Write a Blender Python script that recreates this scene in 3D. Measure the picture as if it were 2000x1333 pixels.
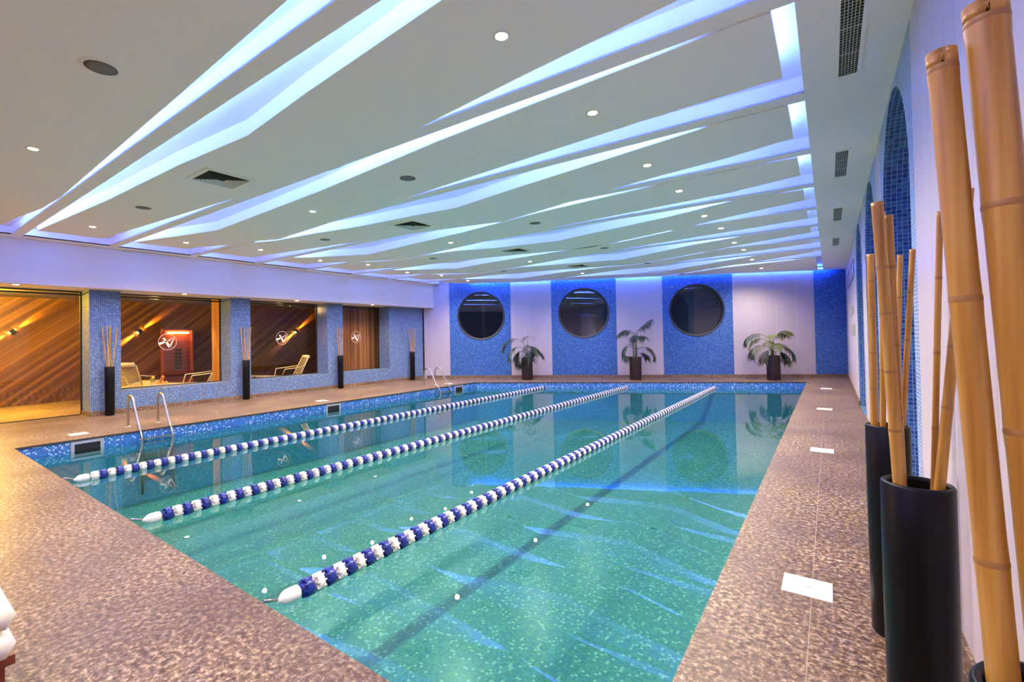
import bpy, bmesh, math, random
from mathutils import Vector, Matrix
from mathutils.geometry import tessellate_polygon
C = bpy.context.scene
COL = C.collection
PI = math.pi
for o in list(bpy.data.objects): bpy.data.objects.remove(o)

# ------------------------------------------------------------------ camera
W_PX, H_PX = 2000, 1333
F_PX, YAW, PITCH, ROLL, PY, PX = 911.78, .63915, .013938, -.018484, 647.3, 942.2
fw = Vector((-math.sin(YAW)*math.cos(PITCH), math.cos(YAW)*math.cos(PITCH), math.sin(PITCH)))
r0 = Vector((math.cos(YAW), math.sin(YAW), 0)); u0 = r0.cross(fw)
rr = math.cos(ROLL)*r0 + math.sin(ROLL)*u0
uu = -math.sin(ROLL)*r0 + math.cos(ROLL)*u0
cam = bpy.data.cameras.new('camera'); co = bpy.data.objects.new('camera', cam); COL.objects.link(co)
co.matrix_world = Matrix(((rr.x, uu.x, -fw.x, 0), (rr.y, uu.y, -fw.y, 0), (rr.z, uu.z, -fw.z, 1.5), (0, 0, 0, 1)))
cam.sensor_fit = 'HORIZONTAL'; cam.sensor_width = 36; cam.lens = F_PX/W_PX*36
cam.shift_x = (W_PX/2-PX)/W_PX; cam.shift_y = (PY-H_PX/2)/W_PX
cam.clip_start = .05; cam.clip_end = 200
C.camera = co
# ------------------------------------------------------------------ world, exposure
wd = bpy.data.worlds.new('night'); C.world = wd; wd.use_nodes = True
wd.node_tree.nodes['Background'].inputs[0].default_value = (.012, .016, .04, 1)
wd.node_tree.nodes['Background'].inputs[1].default_value = .5
C.view_settings.view_transform = 'Standard'; C.view_settings.look = 'None'
C.view_settings.gamma = 1; C.view_settings.use_curve_mapping = False
C.view_settings.exposure = 1.2
P_SPOT, P_LED = 165., 51.     # downlight watts, cove strip strength
WARM = (1, .82, .57); LEDCOL = (.105, .205, 1.0)
H = 3.5            # ceiling
XR = .46           # right wall
W0 = Vector((XR, 19.25, 0)); WD = Vector((-.8970, -.4421, 0)); WN = Vector((.4421, -.8970, 0))   # back wall: origin, direction, normal into the room
def wall_y(x): return W0.y + (x-W0.x)*WD.y/WD.x

# ------------------------------------------------------------------ node helpers
def newmat(name):
    m = bpy.data.materials.new(name); m.use_nodes = True
    nt = m.node_tree; return m, nt, nt.nodes['Principled BSDF']
def col4(c): return (c[0], c[1], c[2], 1)
def flat(name, c, rough=.5, metal=0, spec=.5, noise=0, scale=20, trans=0):
    m, nt, b = newmat(name)
    b.inputs['Base Color'].default_value = col4(c); b.inputs['Roughness'].default_value = rough
    b.inputs['Metallic'].default_value = metal; b.inputs['Specular IOR Level'].default_value = spec
    if noise:
        tc = nt.nodes.new('ShaderNodeTexCoord'); n = nt.nodes.new('ShaderNodeTexNoise'); n.inputs['Scale'].default_value = scale
        n.inputs['Detail'].default_value = 4
        cr = nt.nodes.new('ShaderNodeValToRGB')
        cr.color_ramp.elements[0].position = .3; cr.color_ramp.elements[1].position = .7
        cr.color_ramp.elements[0].color = col4([v*(1-noise) for v in c]); cr.color_ramp.elements[1].color = col4([min(1, v*(1+noise)) for v in c])
        nt.links.new(tc.outputs['Object'], n.inputs['Vector']); nt.links.new(n.outputs['Fac'], cr.inputs['Fac']); nt.links.new(cr.outputs['Color'], b.inputs['Base Color'])
    return m
def emit(name, c, s):
    m = bpy.data.materials.new(name); m.use_nodes = True; nt = m.node_tree; nt.nodes.clear()
    e = nt.nodes.new('ShaderNodeEmission'); o = nt.nodes.new('ShaderNodeOutputMaterial')
    e.inputs[0].default_value = col4(c); e.inputs[1].default_value = s; nt.links.new(e.outputs[0], o.inputs[0]); return m
def math_(nt, op, a, b=None, v=None, v2=None):
    n = nt.nodes.new('ShaderNodeMath'); n.operation = op
    if hasattr(a, 'links'): nt.links.new(a, n.inputs[0])
    else: n.inputs[0].default_value = a
    if b is not None:
        if hasattr(b, 'links'): nt.links.new(b, n.inputs[1])
        else: n.inputs[1].default_value = b
    return n.outputs[0]
def vmath(nt, op, a, b=None, scale=None):
    n = nt.nodes.new('ShaderNodeVectorMath'); n.operation = op
    nt.links.new(a, n.inputs[0])
    if b is not None:
        if hasattr(b, 'links'): nt.links.new(b, n.inputs[1])
        else: n.inputs[1].default_value = b
    if scale is not None: n.inputs['Scale'].default_value = scale
    return n.outputs[0]
def ramp(nt, fac, stops, const=False):
    r = nt.nodes.new('ShaderNodeValToRGB'); cr = r.color_ramp
    if const: cr.interpolation = 'CONSTANT'
    while len(cr.elements) > 1: cr.elements.remove(cr.elements[-1])
    cr.elements[0].position = stops[0][0]; cr.elements[0].color = col4(stops[0][1])
    for p, c in stops[1:]:
        e = cr.elements.new(p); e.color = col4(c)
    nt.links.new(fac, r.inputs['Fac']); return r.outputs['Color']
def mixc(nt, fac, a, b):
    m = nt.nodes.new('ShaderNodeMix'); m.data_type = 'RGBA'
    for s, v in ((m.inputs[0], fac), (m.inputs[6], a), (m.inputs[7], b)):
        if hasattr(v, 'links'): nt.links.new(v, s)
        elif isinstance(v, (int, float)): s.default_value = v
        else: s.default_value = col4(v)
    return m.outputs[2]
def mosaic(name, tile, stops, grout, gw=.1, rough=.25, band=None):
    """square glass tiles on the UV map (metres); stops = constant ramp of tile colours"""
    m, nt, b = newmat(name)
    uv = nt.nodes.new('ShaderNodeUVMap').outputs[0]
    s = vmath(nt, 'SCALE', uv, scale=1/tile)
    fl = vmath(nt, 'FLOOR', s); fr = vmath(nt, 'FRACTION', s)
    wn = nt.nodes.new('ShaderNodeTexWhiteNoise'); wn.noise_dimensions = '2D'; nt.links.new(fl, wn.inputs['Vector'])
    c = ramp(nt, wn.outputs['Value'], stops, True)
    if band:      # other colours above a height (v > band[0] metres)
        c2 = ramp(nt, wn.outputs['Value'], band[1], True)
        sep = nt.nodes.new('ShaderNodeSeparateXYZ'); nt.links.new(uv, sep.inputs[0])
        f = nt.nodes.new('ShaderNodeMapRange'); nt.links.new(sep.outputs[1], f.inputs[0])
        f.inputs[1].default_value = band[0]-.04; f.inputs[2].default_value = band[0]+.04
        c = mixc(nt, f.outputs[0], c, c2)
    sp = nt.nodes.new('ShaderNodeSeparateXYZ'); nt.links.new(fr, sp.inputs[0])
    gx = math_(nt, 'LESS_THAN', sp.outputs[0], gw); gy = math_(nt, 'LESS_THAN', sp.outputs[1], gw)
    g = math_(nt, 'MAXIMUM', gx, gy)
    nt.links.new(mixc(nt, g, c, grout), b.inputs['Base Color'])
    rg = nt.nodes.new('ShaderNodeMapRange'); nt.links.new(g, rg.inputs[0]); rg.inputs[3].default_value = rough; rg.inputs[4].default_value = .8
    nt.links.new(rg.outputs[0], b.inputs['Roughness'])
    return m

# ------------------------------------------------------------------ materials
M = {}
M['ceil'] = flat('ceiling_paint', (.93, .90, .88), .9, spec=.2)
M['slab'] = flat('cove_paint', (.88, .89, .90), .9, spec=.1)
M['fascia'] = flat('fascia_paint', (.76, .66, .56), .85, spec=.2)
def planks(name, c, pitch, gap=.06, dark=.62):
    m, nt, b = newmat(name)
    uv = nt.nodes.new('ShaderNodeUVMap').outputs[0]
    sep = nt.nodes.new('ShaderNodeSeparateXYZ'); nt.links.new(uv, sep.inputs[0])
    a = math_(nt, 'DIVIDE', sep.outputs[0], pitch); f = math_(nt, 'FRACT', a); fl = math_(nt, 'FLOOR', a)
    wn = nt.nodes.new('ShaderNodeTexWhiteNoise'); wn.noise_dimensions = '1D'; nt.links.new(fl, wn.inputs['W'])
    cc = ramp(nt, wn.outputs['Value'], [(0, [v*.95 for v in c]), (1, c)])
    g = math_(nt, 'LESS_THAN', f, gap)
    nt.links.new(mixc(nt, g, cc, [v*dark for v in c]), b.inputs['Base Color'])
    b.inputs['Roughness'].default_value = .35
    bump = nt.nodes.new('ShaderNodeBump'); bump.invert = True; bump.inputs['Strength'].default_value = .5; bump.inputs['Distance'].default_value = .004
    nt.links.new(g, bump.inputs['Height']); nt.links.new(bump.outputs[0], b.inputs['Normal'])
    return m
M['plank'] = planks('white_wall_planks', (.46, .41, .47), .1, .035, .8)
M['plank_r'] = planks('white_wall_boards', (.62, .55, .60), .235, .02, .55)
BL = [(0, (.016, .085, .32)), (.25, (.024, .115, .39)), (.5, (.04, .155, .45)), (.72, (.016, .07, .28)), (.9, (.10, .23, .52))]
M['mos_wall'] = mosaic('blue_wall_mosaic', .025, BL, (.085, .15, .33), .14)
BLL = [(0, (.045, .115, .28)), (.25, (.055, .145, .33)), (.5, (.08, .18, .37)), (.75, (.04, .10, .25)), (.88, (.13, .24, .42))]
M['mos_left'] = mosaic('pillar_mosaic', .033, BLL, (.25, .28, .34), .17)
M['mos_right'] = mosaic('pale_blue_mosaic', .026, [(0, (.12, .27, .58)), (.3, (.16, .33, .64)), (.6, (.10, .24, .54)), (.85, (.22, .40, .70))], (.50, .56, .70), .16)
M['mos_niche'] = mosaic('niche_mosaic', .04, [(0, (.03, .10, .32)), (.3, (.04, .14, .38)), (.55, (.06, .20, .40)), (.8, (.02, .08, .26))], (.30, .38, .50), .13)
TEAL = [(0, (.038, .18, .165)), (.22, (.055, .23, .19)), (.44, (.034, .15, .165)), (.62, (.06, .24, .17)), (.78, (.038, .17, .205)), (.91, (.22, .39, .28))]
WALLB = [(0, (.02, .12, .52)), (.25, (.03, .17, .60)), (.5, (.02, .22, .58)), (.7, (.04, .10, .48)), (.86, (.45, .62, .90))]
TEAL2 = [(0, (.03, .30, .44)), (.3, (.04, .36, .46)), (.6, (.03, .28, .42)), (.86, (.06, .44, .50))]
M['pool_floor'] = mosaic('pool_floor_mosaic', .025, TEAL, (.09, .22, .185), .08)
M['pool_wall'] = mosaic('pool_wall_mosaic', .025, TEAL2, (.20, .40, .52), .08, band=(-.24, WALLB))

def granite(name, tilex, tiley, ox, oy, tint=1.):
    m, nt, b = newmat(name)
    uv = nt.nodes.new('ShaderNodeUVMap').outputs[0]
    n1 = nt.nodes.new('ShaderNodeTexNoise'); n1.inputs['Scale'].default_value = 34; n1.inputs['Detail'].default_value = 6; n1.inputs['Roughness'].default_value = .7
    n2 = nt.nodes.new('ShaderNodeTexNoise'); n2.inputs['Scale'].default_value = 1.1; n2.inputs['Detail'].default_value = 3
    v = nt.nodes.new('ShaderNodeTexVoronoi'); v.inputs['Scale'].default_value = 52
    for n in (n1, n2, v): nt.links.new(uv, n.inputs['Vector'])
    c = ramp(nt, n1.outputs['Fac'], [(.38, (.02*tint, .010*tint, .009*tint)), (.45, (.11*tint, .05*tint, .033*tint)), (.51, (.24*tint, .135*tint, .085*tint)), (.57, (.57*tint, .39*tint, .22*tint)), (.64, (1.0*tint, .80*tint, .52*tint))])
    sv = nt.nodes.new('ShaderNodeSeparateColor'); nt.links.new(v.outputs['Color'], sv.inputs[0])
    c2 = ramp(nt, sv.outputs[0], [(0, (.03*tint, .014*tint, .012*tint)), (.45, (.19*tint, .12*tint, .075*tint)), (1, (.62*tint, .50*tint, .33*tint))])
    cc = mixc(nt, .30, c, c2)
    f2 = nt.nodes.new('ShaderNodeMapRange'); nt.links.new(n2.outputs['Fac'], f2.inputs[0]); f2.inputs[1].default_value = .35; f2.inputs[2].default_value = .65; f2.inputs[3].default_value = 0; f2.inputs[4].default_value = .62
    cc = mixc(nt, f2.outputs[0], cc, (.11*tint, .06*tint, .05*tint))
    sep = nt.nodes.new('ShaderNodeSeparateXYZ'); nt.links.new(uv, sep.inputs[0])
    jx = math_(nt, 'FRACT', math_(nt, 'DIVIDE', math_(nt, 'SUBTRACT', sep.outputs[0], ox), tilex))
    jy = math_(nt, 'FRACT', math_(nt, 'DIVIDE', math_(nt, 'SUBTRACT', sep.outputs[1], oy), tiley))
    j = math_(nt, 'MAXIMUM', math_(nt, 'LESS_THAN', jx, .004/tilex), math_(nt, 'LESS_THAN', jy, .003/tiley))
    cc = mixc(nt, math_(nt, 'MULTIPLY', j, .6), cc, (.62*tint, .50*tint, .36*tint))
    nt.links.new(cc, b.inputs['Base Color']); b.inputs['Roughness'].default_value = .42; b.inputs['Specular IOR Level'].default_value = .35
    return m
M['granite'] = granite('granite_slabs', .6, 1.2, -.118, .25, .70)
M['granite_l'] = granite('granite_kerb', .9, 40, 0, 0, .8)
M['lounge_floor'] = granite('lounge_floor_stone', .6, .6, 0, 0, 1.2)
M['lip'] = flat('dark_coping_edge', (.05, .04, .045), .6)
M['black'] = flat('black_lacquer', (.004, .004, .005), .38, spec=.18)
M['brownpot'] = flat('dark_brown_planter', (.025, .010, .012), .45)
M['soil'] = flat('soil', (.03, .02, .015), .95)
M['darkmetal'] = flat('black_frame_metal', (.012, .014, .02), .4)
M['steel'] = flat('brushed_steel', (.45, .41, .38), .28, metal=1)
M['white'] = flat('white_plastic', (.82, .80, .80), .4)
M['whitelid'] = flat('white_lid_plastic', (.95, .93, .88), .4)
M['blue'] = flat('navy_float_plastic', (.015, .03, .26), .3)
M['grey'] = flat('grey_plastic', (.40, .42, .48), .5)
M['grille'] = flat('speaker_grille', (.20, .19, .20), .8)
M['louver'] = flat('aluminium_louver', (.62, .62, .60), .5)
M['void'] = flat('dark_duct', (.015, .015, .018), .9)
M['wicker'] = flat('cream_wicker', (.85, .76, .55), .6, noise=.1, scale=60)
M['towel'] = flat('white_towel', (.86, .84, .80), .95, noise=.05, scale=120)
M['redwood'] = flat('red_wood', (.22, .05, .03), .4, noise=.25, scale=14)
M['leaf'] = flat('palm_leaf', (.018, .042, .028), .5, noise=.4, scale=3)
M['leafy'] = flat('palm_leaf_yellowish', (.16, .19, .04), .5, noise=.3, scale=3)
M['stem'] = flat('palm_stem', (.12, .13, .07), .6)
M['cushion'] = flat('dark_cushion', (.03, .02, .02), .9)
M['led'] = emit('cove_led_glow', LEDCOL, P_LED)
M['ledwall'] = emit('wall_led_glow', (.04, .13, 1.0), 65)
M['lamp'] = emit('downlight_glow', (1, .86, .62), 60)
M['lamp_s'] = emit('soffit_light_glow', (1, .84, .58), 18)
M['sconce_glow'] = emit('sconce_glow', (1, .62, .14), 60)
def bamboo_mat():
    m, nt, b = newmat('bamboo_cane')
    tc = nt.nodes.new('ShaderNodeTexCoord'); mp = nt.nodes.new('ShaderNodeMapping'); mp.inputs['Scale'].default_value = (45, 45, 1.6)
    n = nt.nodes.new('ShaderNodeTexNoise'); n.inputs['Scale'].default_value = 1.5; n.inputs['Detail'].default_value = 3
    nt.links.new(tc.outputs['Object'], mp.inputs[0]); nt.links.new(mp.outputs[0], n.inputs['Vector'])
    nt.links.new(ramp(nt, n.outputs['Fac'], [(.25, (.31, .125, .018)), (.5, (.48, .23, .036)), (.75, (.62, .35, .08))]), b.inputs['Base Color'])
    b.inputs['Roughness'].default_value = .33; return m
M['bamboo'] = bamboo_mat()
M['bamboo_node'] = flat('bamboo_node', (.34, .16, .04), .5)
def wood_diag(name, ang, w, cols, rough=.3):
    m, nt, b = newmat(name)
    uv = nt.nodes.new('ShaderNodeUVMap').outputs[0]
    mp = nt.nodes.new('ShaderNodeMapping'); mp.inputs['Rotation'].default_value = (0, 0, -ang); nt.links.new(uv, mp.inputs[0])
    sep = nt.nodes.new('ShaderNodeSeparateXYZ'); nt.links.new(mp.outputs[0], sep.inputs[0])
    a = math_(nt, 'DIVIDE', sep.outputs[1], w); fl = math_(nt, 'FLOOR', a); f = math_(nt, 'FRACT', a)
    wn = nt.nodes.new('ShaderNodeTexWhiteNoise'); wn.noise_dimensions = '1D'; nt.links.new(fl, wn.inputs['W'])
    n = nt.nodes.new('ShaderNodeTexNoise'); mp2 = nt.nodes.new('ShaderNodeMapping'); mp2.inputs['Scale'].default_value = (1.2, 22, 1); nt.links.new(mp.outputs[0], mp2.inputs[0]); nt.links.new(mp2.outputs[0], n.inputs['Vector'])
    n.inputs['Scale'].default_value = 1; n.inputs['Detail'].default_value = 4
    t = math_(nt, 'ADD', math_(nt, 'MULTIPLY', wn.outputs['Value'], .6), math_(nt, 'MULTIPLY', n.outputs['Fac'], .4))
    c = ramp(nt, t, [(0, cols[0]), (.5, cols[1]), (1, cols[2])])
    c = mixc(nt, math_(nt, 'LESS_THAN', f, .05), c, [v*.3 for v in cols[0]])
    nt.links.new(c, b.inputs['Base Color']); b.inputs['Roughness'].default_value = rough; return m
M['wood'] = wood_diag('diagonal_wood_boards', .68, .085, [(.06, .020, .002), (.17, .068, .006), (.34, .16, .018)], .5)
M['woodpost'] = wood_diag('wood_post', PI/2, .09, [(.36, .15, .03), (.50, .22, .05), (.6, .3, .08)])
M['wall_dark'] = wood_diag('dark_brown_boards', 0, .2, [(.02, .012, .010), (.03, .018, .014), (.045, .025, .02)])
M['redpanel'] = wood_diag('red_wood_slats', 0, .12, [(.24, .05, .02), (.34, .08, .03), (.42, .12, .04)])
M['bark'] = wood_diag('rough_brown_panel', PI/2, .055, [(.10, .035, .015), (.30, .14, .05), (.70, .42, .18)], .7)
def glass_mat(name, ior=1.55, tint=(1, 1, 1), rough=0.0):
    m = bpy.data.materials.new(name); m.use_nodes = True; nt = m.node_tree; nt.nodes.clear()
    o = nt.nodes.new('ShaderNodeOutputMaterial'); mx = nt.nodes.new('ShaderNodeMixShader')
    t = nt.nodes.new('ShaderNodeBsdfTransparent'); g = nt.nodes.new('ShaderNodeBsdfGlossy')
    t.inputs[0].default_value = col4(tint); g.inputs['Roughness'].default_value = rough
    geo = nt.nodes.new('ShaderNodeNewGeometry'); F0 = ((ior-1)/(ior+1))**2       # Schlick reflectance, the same from both sides
    dt = nt.nodes.new('ShaderNodeVectorMath'); dt.operation = 'DOT_PRODUCT'; nt.links.new(geo.outputs['Incoming'], dt.inputs[0]); nt.links.new(geo.outputs['Normal'], dt.inputs[1])
    c1 = math_(nt, 'SUBTRACT', 1.0, math_(nt, 'ABSOLUTE', dt.outputs['Value'])); p5 = math_(nt, 'POWER', c1, 5.0)
    ff = math_(nt, 'ADD', math_(nt, 'MULTIPLY', p5, 1-F0), F0); f = None
    nt.links.new(ff, mx.inputs[0]); nt.links.new(t.outputs[0], mx.inputs[1]); nt.links.new(g.outputs[0], mx.inputs[2]); nt.links.new(mx.outputs[0], o.inputs[0])
    return m, nt, f, g
M['glass'] = glass_mat('window_glass', 1.38, (.94, .90, .86))[0]
M['glass_dark'] = glass_mat('porthole_glass', 1.8, (.5, .5, .55))[0]
M['drink_y'] = glass_mat('yellow_drink', 1.4, (.75, .8, .1))[0]
M['drink_o'] = glass_mat('orange_drink', 1.4, (1, .45, .05))[0]
wm, wnt, wf, wg = glass_mat('pool_water', 1.68, (.66, .92, .90))
_tc = wnt.nodes.new('ShaderNodeTexCoord'); _n = wnt.nodes.new('ShaderNodeTexNoise'); _n.inputs['Scale'].default_value = 1.6; _n.inputs['Detail'].default_value = 2
_b = wnt.nodes.new('ShaderNodeBump'); _b.inputs['Strength'].default_value = .012; _b.inputs['Distance'].default_value = .03
wnt.links.new(_tc.outputs['Object'], _n.inputs['Vector']); wnt.links.new(_n.outputs['Fac'], _b.inputs['Height'])
wnt.links.new(_b.outputs[0], wg.inputs['Normal'])
M['water'] = wm

# ------------------------------------------------------------------ mesh helpers
class MB:
    def __init__(s): s.bm = bmesh.new(); s.uv = s.bm.loops.layers.uv.new('UVMap')
    def face(s, pts, smooth=False):
        try: f = s.bm.faces.new([s.bm.verts.new(p) for p in pts])
        except ValueError: return
        s.do_uv(f); f.smooth = smooth; return f
    def do_uv(s, f):
        f.normal_update(); n = f.normal
        if abs(n.z) > .7:
            for l in f.loops: l[s.uv].uv = (l.vert.co.x, l.vert.co.y)
        else:
            t = Vector((-n.y, n.x, 0))
            if t.length < 1e-6: t = Vector((1, 0, 0))
            t.normalize()
            for l in f.loops: l[s.uv].uv = (l.vert.co.dot(t), l.vert.co.z)
    def box(s, x0, x1, y0, y1, z0, z1, mat=None):
        v = [Vector((x, y, z)) for x in (x0, x1) for y in (y0, y1) for z in (z0, z1)]
        if mat is not None: v = [mat @ p for p in v]
        for q in ((0, 1, 3, 2), (4, 6, 7, 5), (0, 4, 5, 1), (2, 3, 7, 6), (0, 2, 6, 4), (1, 5, 7, 3)): s.face([v[i] for i in q])
        return s
    def tube(s, pts, r, n=12, cap=True, smooth=True):
        pts = [Vector(p) for p in pts]; rs = r if isinstance(r, (list, tuple)) else [r]*len(pts)
        rings = []; prev = None
        for i, p in enumerate(pts):
            t = (pts[min(i+1, len(pts)-1)]-pts[max(i-1, 0)]).normalized()
            if prev is None:
                a = Vector((0, 0, 1)) if abs(t.z) < .9 else Vector((1, 0, 0)); u = t.cross(a).normalized()
            else: u = (prev-t*prev.dot(t)).normalized()
            prev = u; w = t.cross(u)
            rings.append([s.bm.verts.new(p+(u*math.cos(2*PI*k/n)+w*math.sin(2*PI*k/n))*rs[i]) for k in range(n)])
        for a, b in zip(rings[:-1], rings[1:]):
            for k in range(n):
                f = s.bm.faces.new((a[k], a[(k+1) % n], b[(k+1) % n], b[k])); f.smooth = smooth
        if cap:
            s.bm.faces.new(rings[0][::-1]); s.bm.faces.new(rings[-1])
        return s
    def lathe(s, prof, c=(0, 0, 0), n=32, axis='z', smooth=True, cap=True):
        """prof: (radius, height)"""
        rings = []
        for r, h in prof:
            ring = []
            for k in range(n):
                a = 2*PI*k/n; x, y = r*math.cos(a), r*math.sin(a)
                p = (x, y, h) if axis == 'z' else ((x, h, y) if axis == 'y' else (h, x, y))
                ring.append(s.bm.verts.new(Vector(c)+Vector(p)))
            rings.append(ring)
        for a, b in zip(rings[:-1], rings[1:]):
            for k in range(n):
                f = s.bm.faces.new((a[k], a[(k+1) % n], b[(k+1) % n], b[k])); f.smooth = smooth
        if cap:
            s.bm.faces.new(rings[0][::-1]); s.bm.faces.new(rings[-1])
        return s
    def poly(s, loops, fn):
        """flat polygon with holes, loops of 2D points, fn maps (a,b) to 3D"""
        l3 = [[Vector((a, b, 0)) for a, b in lp] for lp in loops]
        flatp = [p for lp in l3 for p in lp]
        for tri in tessellate_polygon(l3): s.face([fn(flatp[i].x, flatp[i].y) for i in tri])
        return s
    def prism(s, poly, z0, z1):
        n = len(poly)
        s.poly([poly], lambda a, b: Vector((a, b, z0))); s.poly([poly], lambda a, b: Vector((a, b, z1)))
        for i in range(n):
            a, b = poly[i], poly[(i+1) % n]
            s.face([(a[0], a[1], z0), (b[0], b[1], z0), (b[0], b[1], z1), (a[0], a[1], z1)])
        return s
    def build(s, name, mat, parent=None, kind=None, bevel=0, recalc=True):
        if recalc: bmesh.ops.recalc_face_normals(s.bm, faces=s.bm.faces)
        me = bpy.data.meshes.new(name); s.bm.to_mesh(me); s.bm.free(); me.materials.append(mat)
        o = bpy.data.objects.new(name, me); COL.objects.link(o)
        if parent: o.parent = parent
        if kind: o['kind'] = kind
        if bevel:
            bv = o.modifiers.new('bevel', 'BEVEL'); bv.width = bevel; bv.segments = 2; bv.limit_method = 'ANGLE'
        return o
def struct(name, mb, mat): return mb.build(name, mat, kind='structure')
def tag(o, label, cat, group=None):
    o['label'] = label; o['category'] = cat
    if group: o['group'] = group
    return o
def thing(name, label, cat, loc=(0, 0, 0), rz=0, group=None):
    o = bpy.data.objects.new(name, None); COL.objects.link(o); o.location = loc; o.rotation_euler = (0, 0, rz)
    o.empty_display_size = .1
    return tag(o, label, cat, group)
def dup(root, loc, label, rz=None):
    r = root.copy(); COL.objects.link(r); r.location = loc; r['label'] = label
    if rz is not None: r.rotation_euler = (0, 0, rz)
    for ch in list(root.children):
        c = ch.copy(); COL.objects.link(c); c.parent = r
        for g in list(ch.children):
            d = g.copy(); COL.objects.link(d); d.parent = c
    return r
ORD = ['nearest', 'second', 'third', 'fourth', 'fifth', 'sixth', 'seventh', 'eighth', 'ninth', 'tenth', 'eleventh', 'twelfth']
def light(name, kind, loc, energy, color, parent=None, **kw):
    l = bpy.data.lights.new(name, kind); l.energy = energy; l.color = color
    o = bpy.data.objects.new(name, l); COL.objects.link(o); o.location = loc
    for k, v in kw.items(): setattr(l, k, v)
    if parent: o.parent = parent
    return o

# ================================================================== SETTING
PA, PB, PC_, PD = (-9.65, 1.40), (-.58, 1.40), (-.58, 16.97), (-9.65, 12.50)     # pool corners
XL, YF = -12.42, -4.0            # face of the window wall, wall behind the camera
# ---- deck with the pool cut out
b = MB(); b.poly([[(XL-.6, YF), (XR, YF), (XR, W0.y), (XL-.6, wall_y(XL-.6))], [PA, PB, PC_, PD]], lambda x, y: Vector((x, y, 0)))
struct('floor', b, M['granite'])
b = MB()      # coping edge of the pool: thin dark return under the slabs
for (p, q) in ((PA, PB), (PB, PC_), (PC_, PD), (PD, PA)):
    b.face([(p[0], p[1], 0), (q[0], q[1], 0), (q[0], q[1], -.03), (p[0], p[1], -.03)])
struct('trim_1', b, M['lip'])
# ---- pool basin
ZW, ZB = -.19, -1.25
b = MB(); g = .02
PAo, PBo, PCo, PDo = (PA[0]-g, PA[1]-g), (PB[0]+g, PB[1]-g), (PC_[0]+g, PC_[1]+g), (PD[0]-g, PD[1]+g)
for (p, q) in ((PAo, PBo), (PBo, PCo), (PCo, PDo), (PDo, PAo)):
    b.face([(p[0], p[1], -.03), (q[0], q[1], -.03), (q[0], q[1], ZB), (p[0], p[1], ZB)])
for (p, q, po, qo) in ((PA, PB, PAo, PBo), (PB, PC_, PBo, PCo), (PC_, PD, PCo, PDo), (PD, PA, PDo, PAo)):
    b.face([(p[0], p[1], -.03), (q[0], q[1], -.03), (qo[0], qo[1], -.03), (po[0], po[1], -.03)])
pool_wall = b.build('pool_basin', M['pool_wall'], kind='structure')
b = MB(); b.face([(PAo[0], PAo[1], ZB), (PBo[0], PBo[1], ZB), (PCo[0], PCo[1], ZB), (PDo[0], PDo[1], ZB)])
b.build('pool_floor', M['pool_floor'], parent=pool_wall)
b = MB(); b.face([(p[0], p[1], ZW) for p in (PAo, PBo, PCo, PDo)])
wo = b.build('pool_water', M['water']); wo['kind'] = 'structure'

# ---- back wall (skewed), striped, with three portholes
def bw(s, z, off=0.): return W0+WD*s+WN*off+Vector((0, 0, z))
ZT = H+.22
stripes = [(0, .94, 'mos_wall', None), (.94, 3.42, 'plank', None), (3.42, 5.68, 'mos_wall', 4.57), (5.68, 7.23, 'plank', None),
           (7.23, 9.50, 'mos_wall', 8.36), (9.50, 10.98, 'plank', None), (10.98, 13.30, 'mos_wall', 12.10), (13.30, 14.30, 'plank', None)]
RC, ZC = .90, 2.31
for key in ('mos_wall', 'plank'):
    b = MB()
    for s0, s1, mk, cs in stripes:
        if mk != key: continue
        loops = [[(s0, 0), (s1, 0), (s1, ZT), (s0, ZT)]]
        if cs: loops.append([(cs+RC*math.cos(2*PI*k/64), ZC+RC*math.sin(2*PI*k/64)) for k in range(64)])
        b.poly(loops, lambda a, z: bw(a, z))
        if cs:
            for k in range(64):
                a0, a1 = 2*PI*k/64, 2*PI*(k+1)/64
                P = [(cs+RC*math.cos(a), ZC+RC*math.sin(a)) for a in (a0, a1)]
                b.face([bw(*P[0]), bw(*P[1]), bw(*P[1], -.22), bw(*P[0], -.22)])
    struct('wall_back', b, M[key])
b = MB(); b.poly([[(0, 0), (14.22, 0), (14.22, .10), (0, .10)]], lambda s, z: bw(s, z, .015)); b.poly([[(0, 0), (14.22, 0), (14.22, .015), (0, .015)]], lambda s, z: bw(s, .10, z))
struct('baseboard_back', b, M['granite_l'])
for i, (cs, txt) in enumerate(((4.57, 'right'), (8.36, 'middle'), (12.10, 'left'))):
    b = MB(); N = 64      # black ring frame set into the hole
    prof = [(RC, .012), (RC, -.10), (RC-.065, -.10), (RC-.065, .0), (RC-.02, .012)]
    for k in range(N):
        a0, a1 = 2*PI*k/N, 2*PI*(k+1)/N
        for (r0_, h0), (r1_, h1) in zip(prof, prof[1:]+prof[:1]):
            pts = [bw(cs+r_*math.cos(a), ZC+r_*math.sin(a), h) for r_, h, a in ((r0_, h0, a0), (r0_, h0, a1), (r1_, h1, a1), (r1_, h1, a0))]
            b.face(pts, True)
    fr = b.build('window_%d' % (i+1), M['darkmetal'], kind='structure')
    b = MB(); b.face([bw(cs+(RC-.06)*math.cos(2*PI*k/N), ZC+(RC-.06)*math.sin(2*PI*k/N), -.07) for k in range(N)])
    b.build('pane', M['glass_dark'], parent=fr)
    if i == 2:
        b = MB(); m4 = Matrix((( -WD.x, WN.x, 0, 0), (-WD.y, WN.y, 0, 0), (0, 0, 1, 0), (0, 0, 0, 1)))
        m4 = Matrix.Translation(bw(cs-.08, ZC, -.16)) @ m4
        b.box(-.06, .06, -.03, .03, -RC, RC, m4); b.build('mullion', M['darkmetal'], parent=fr)
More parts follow.
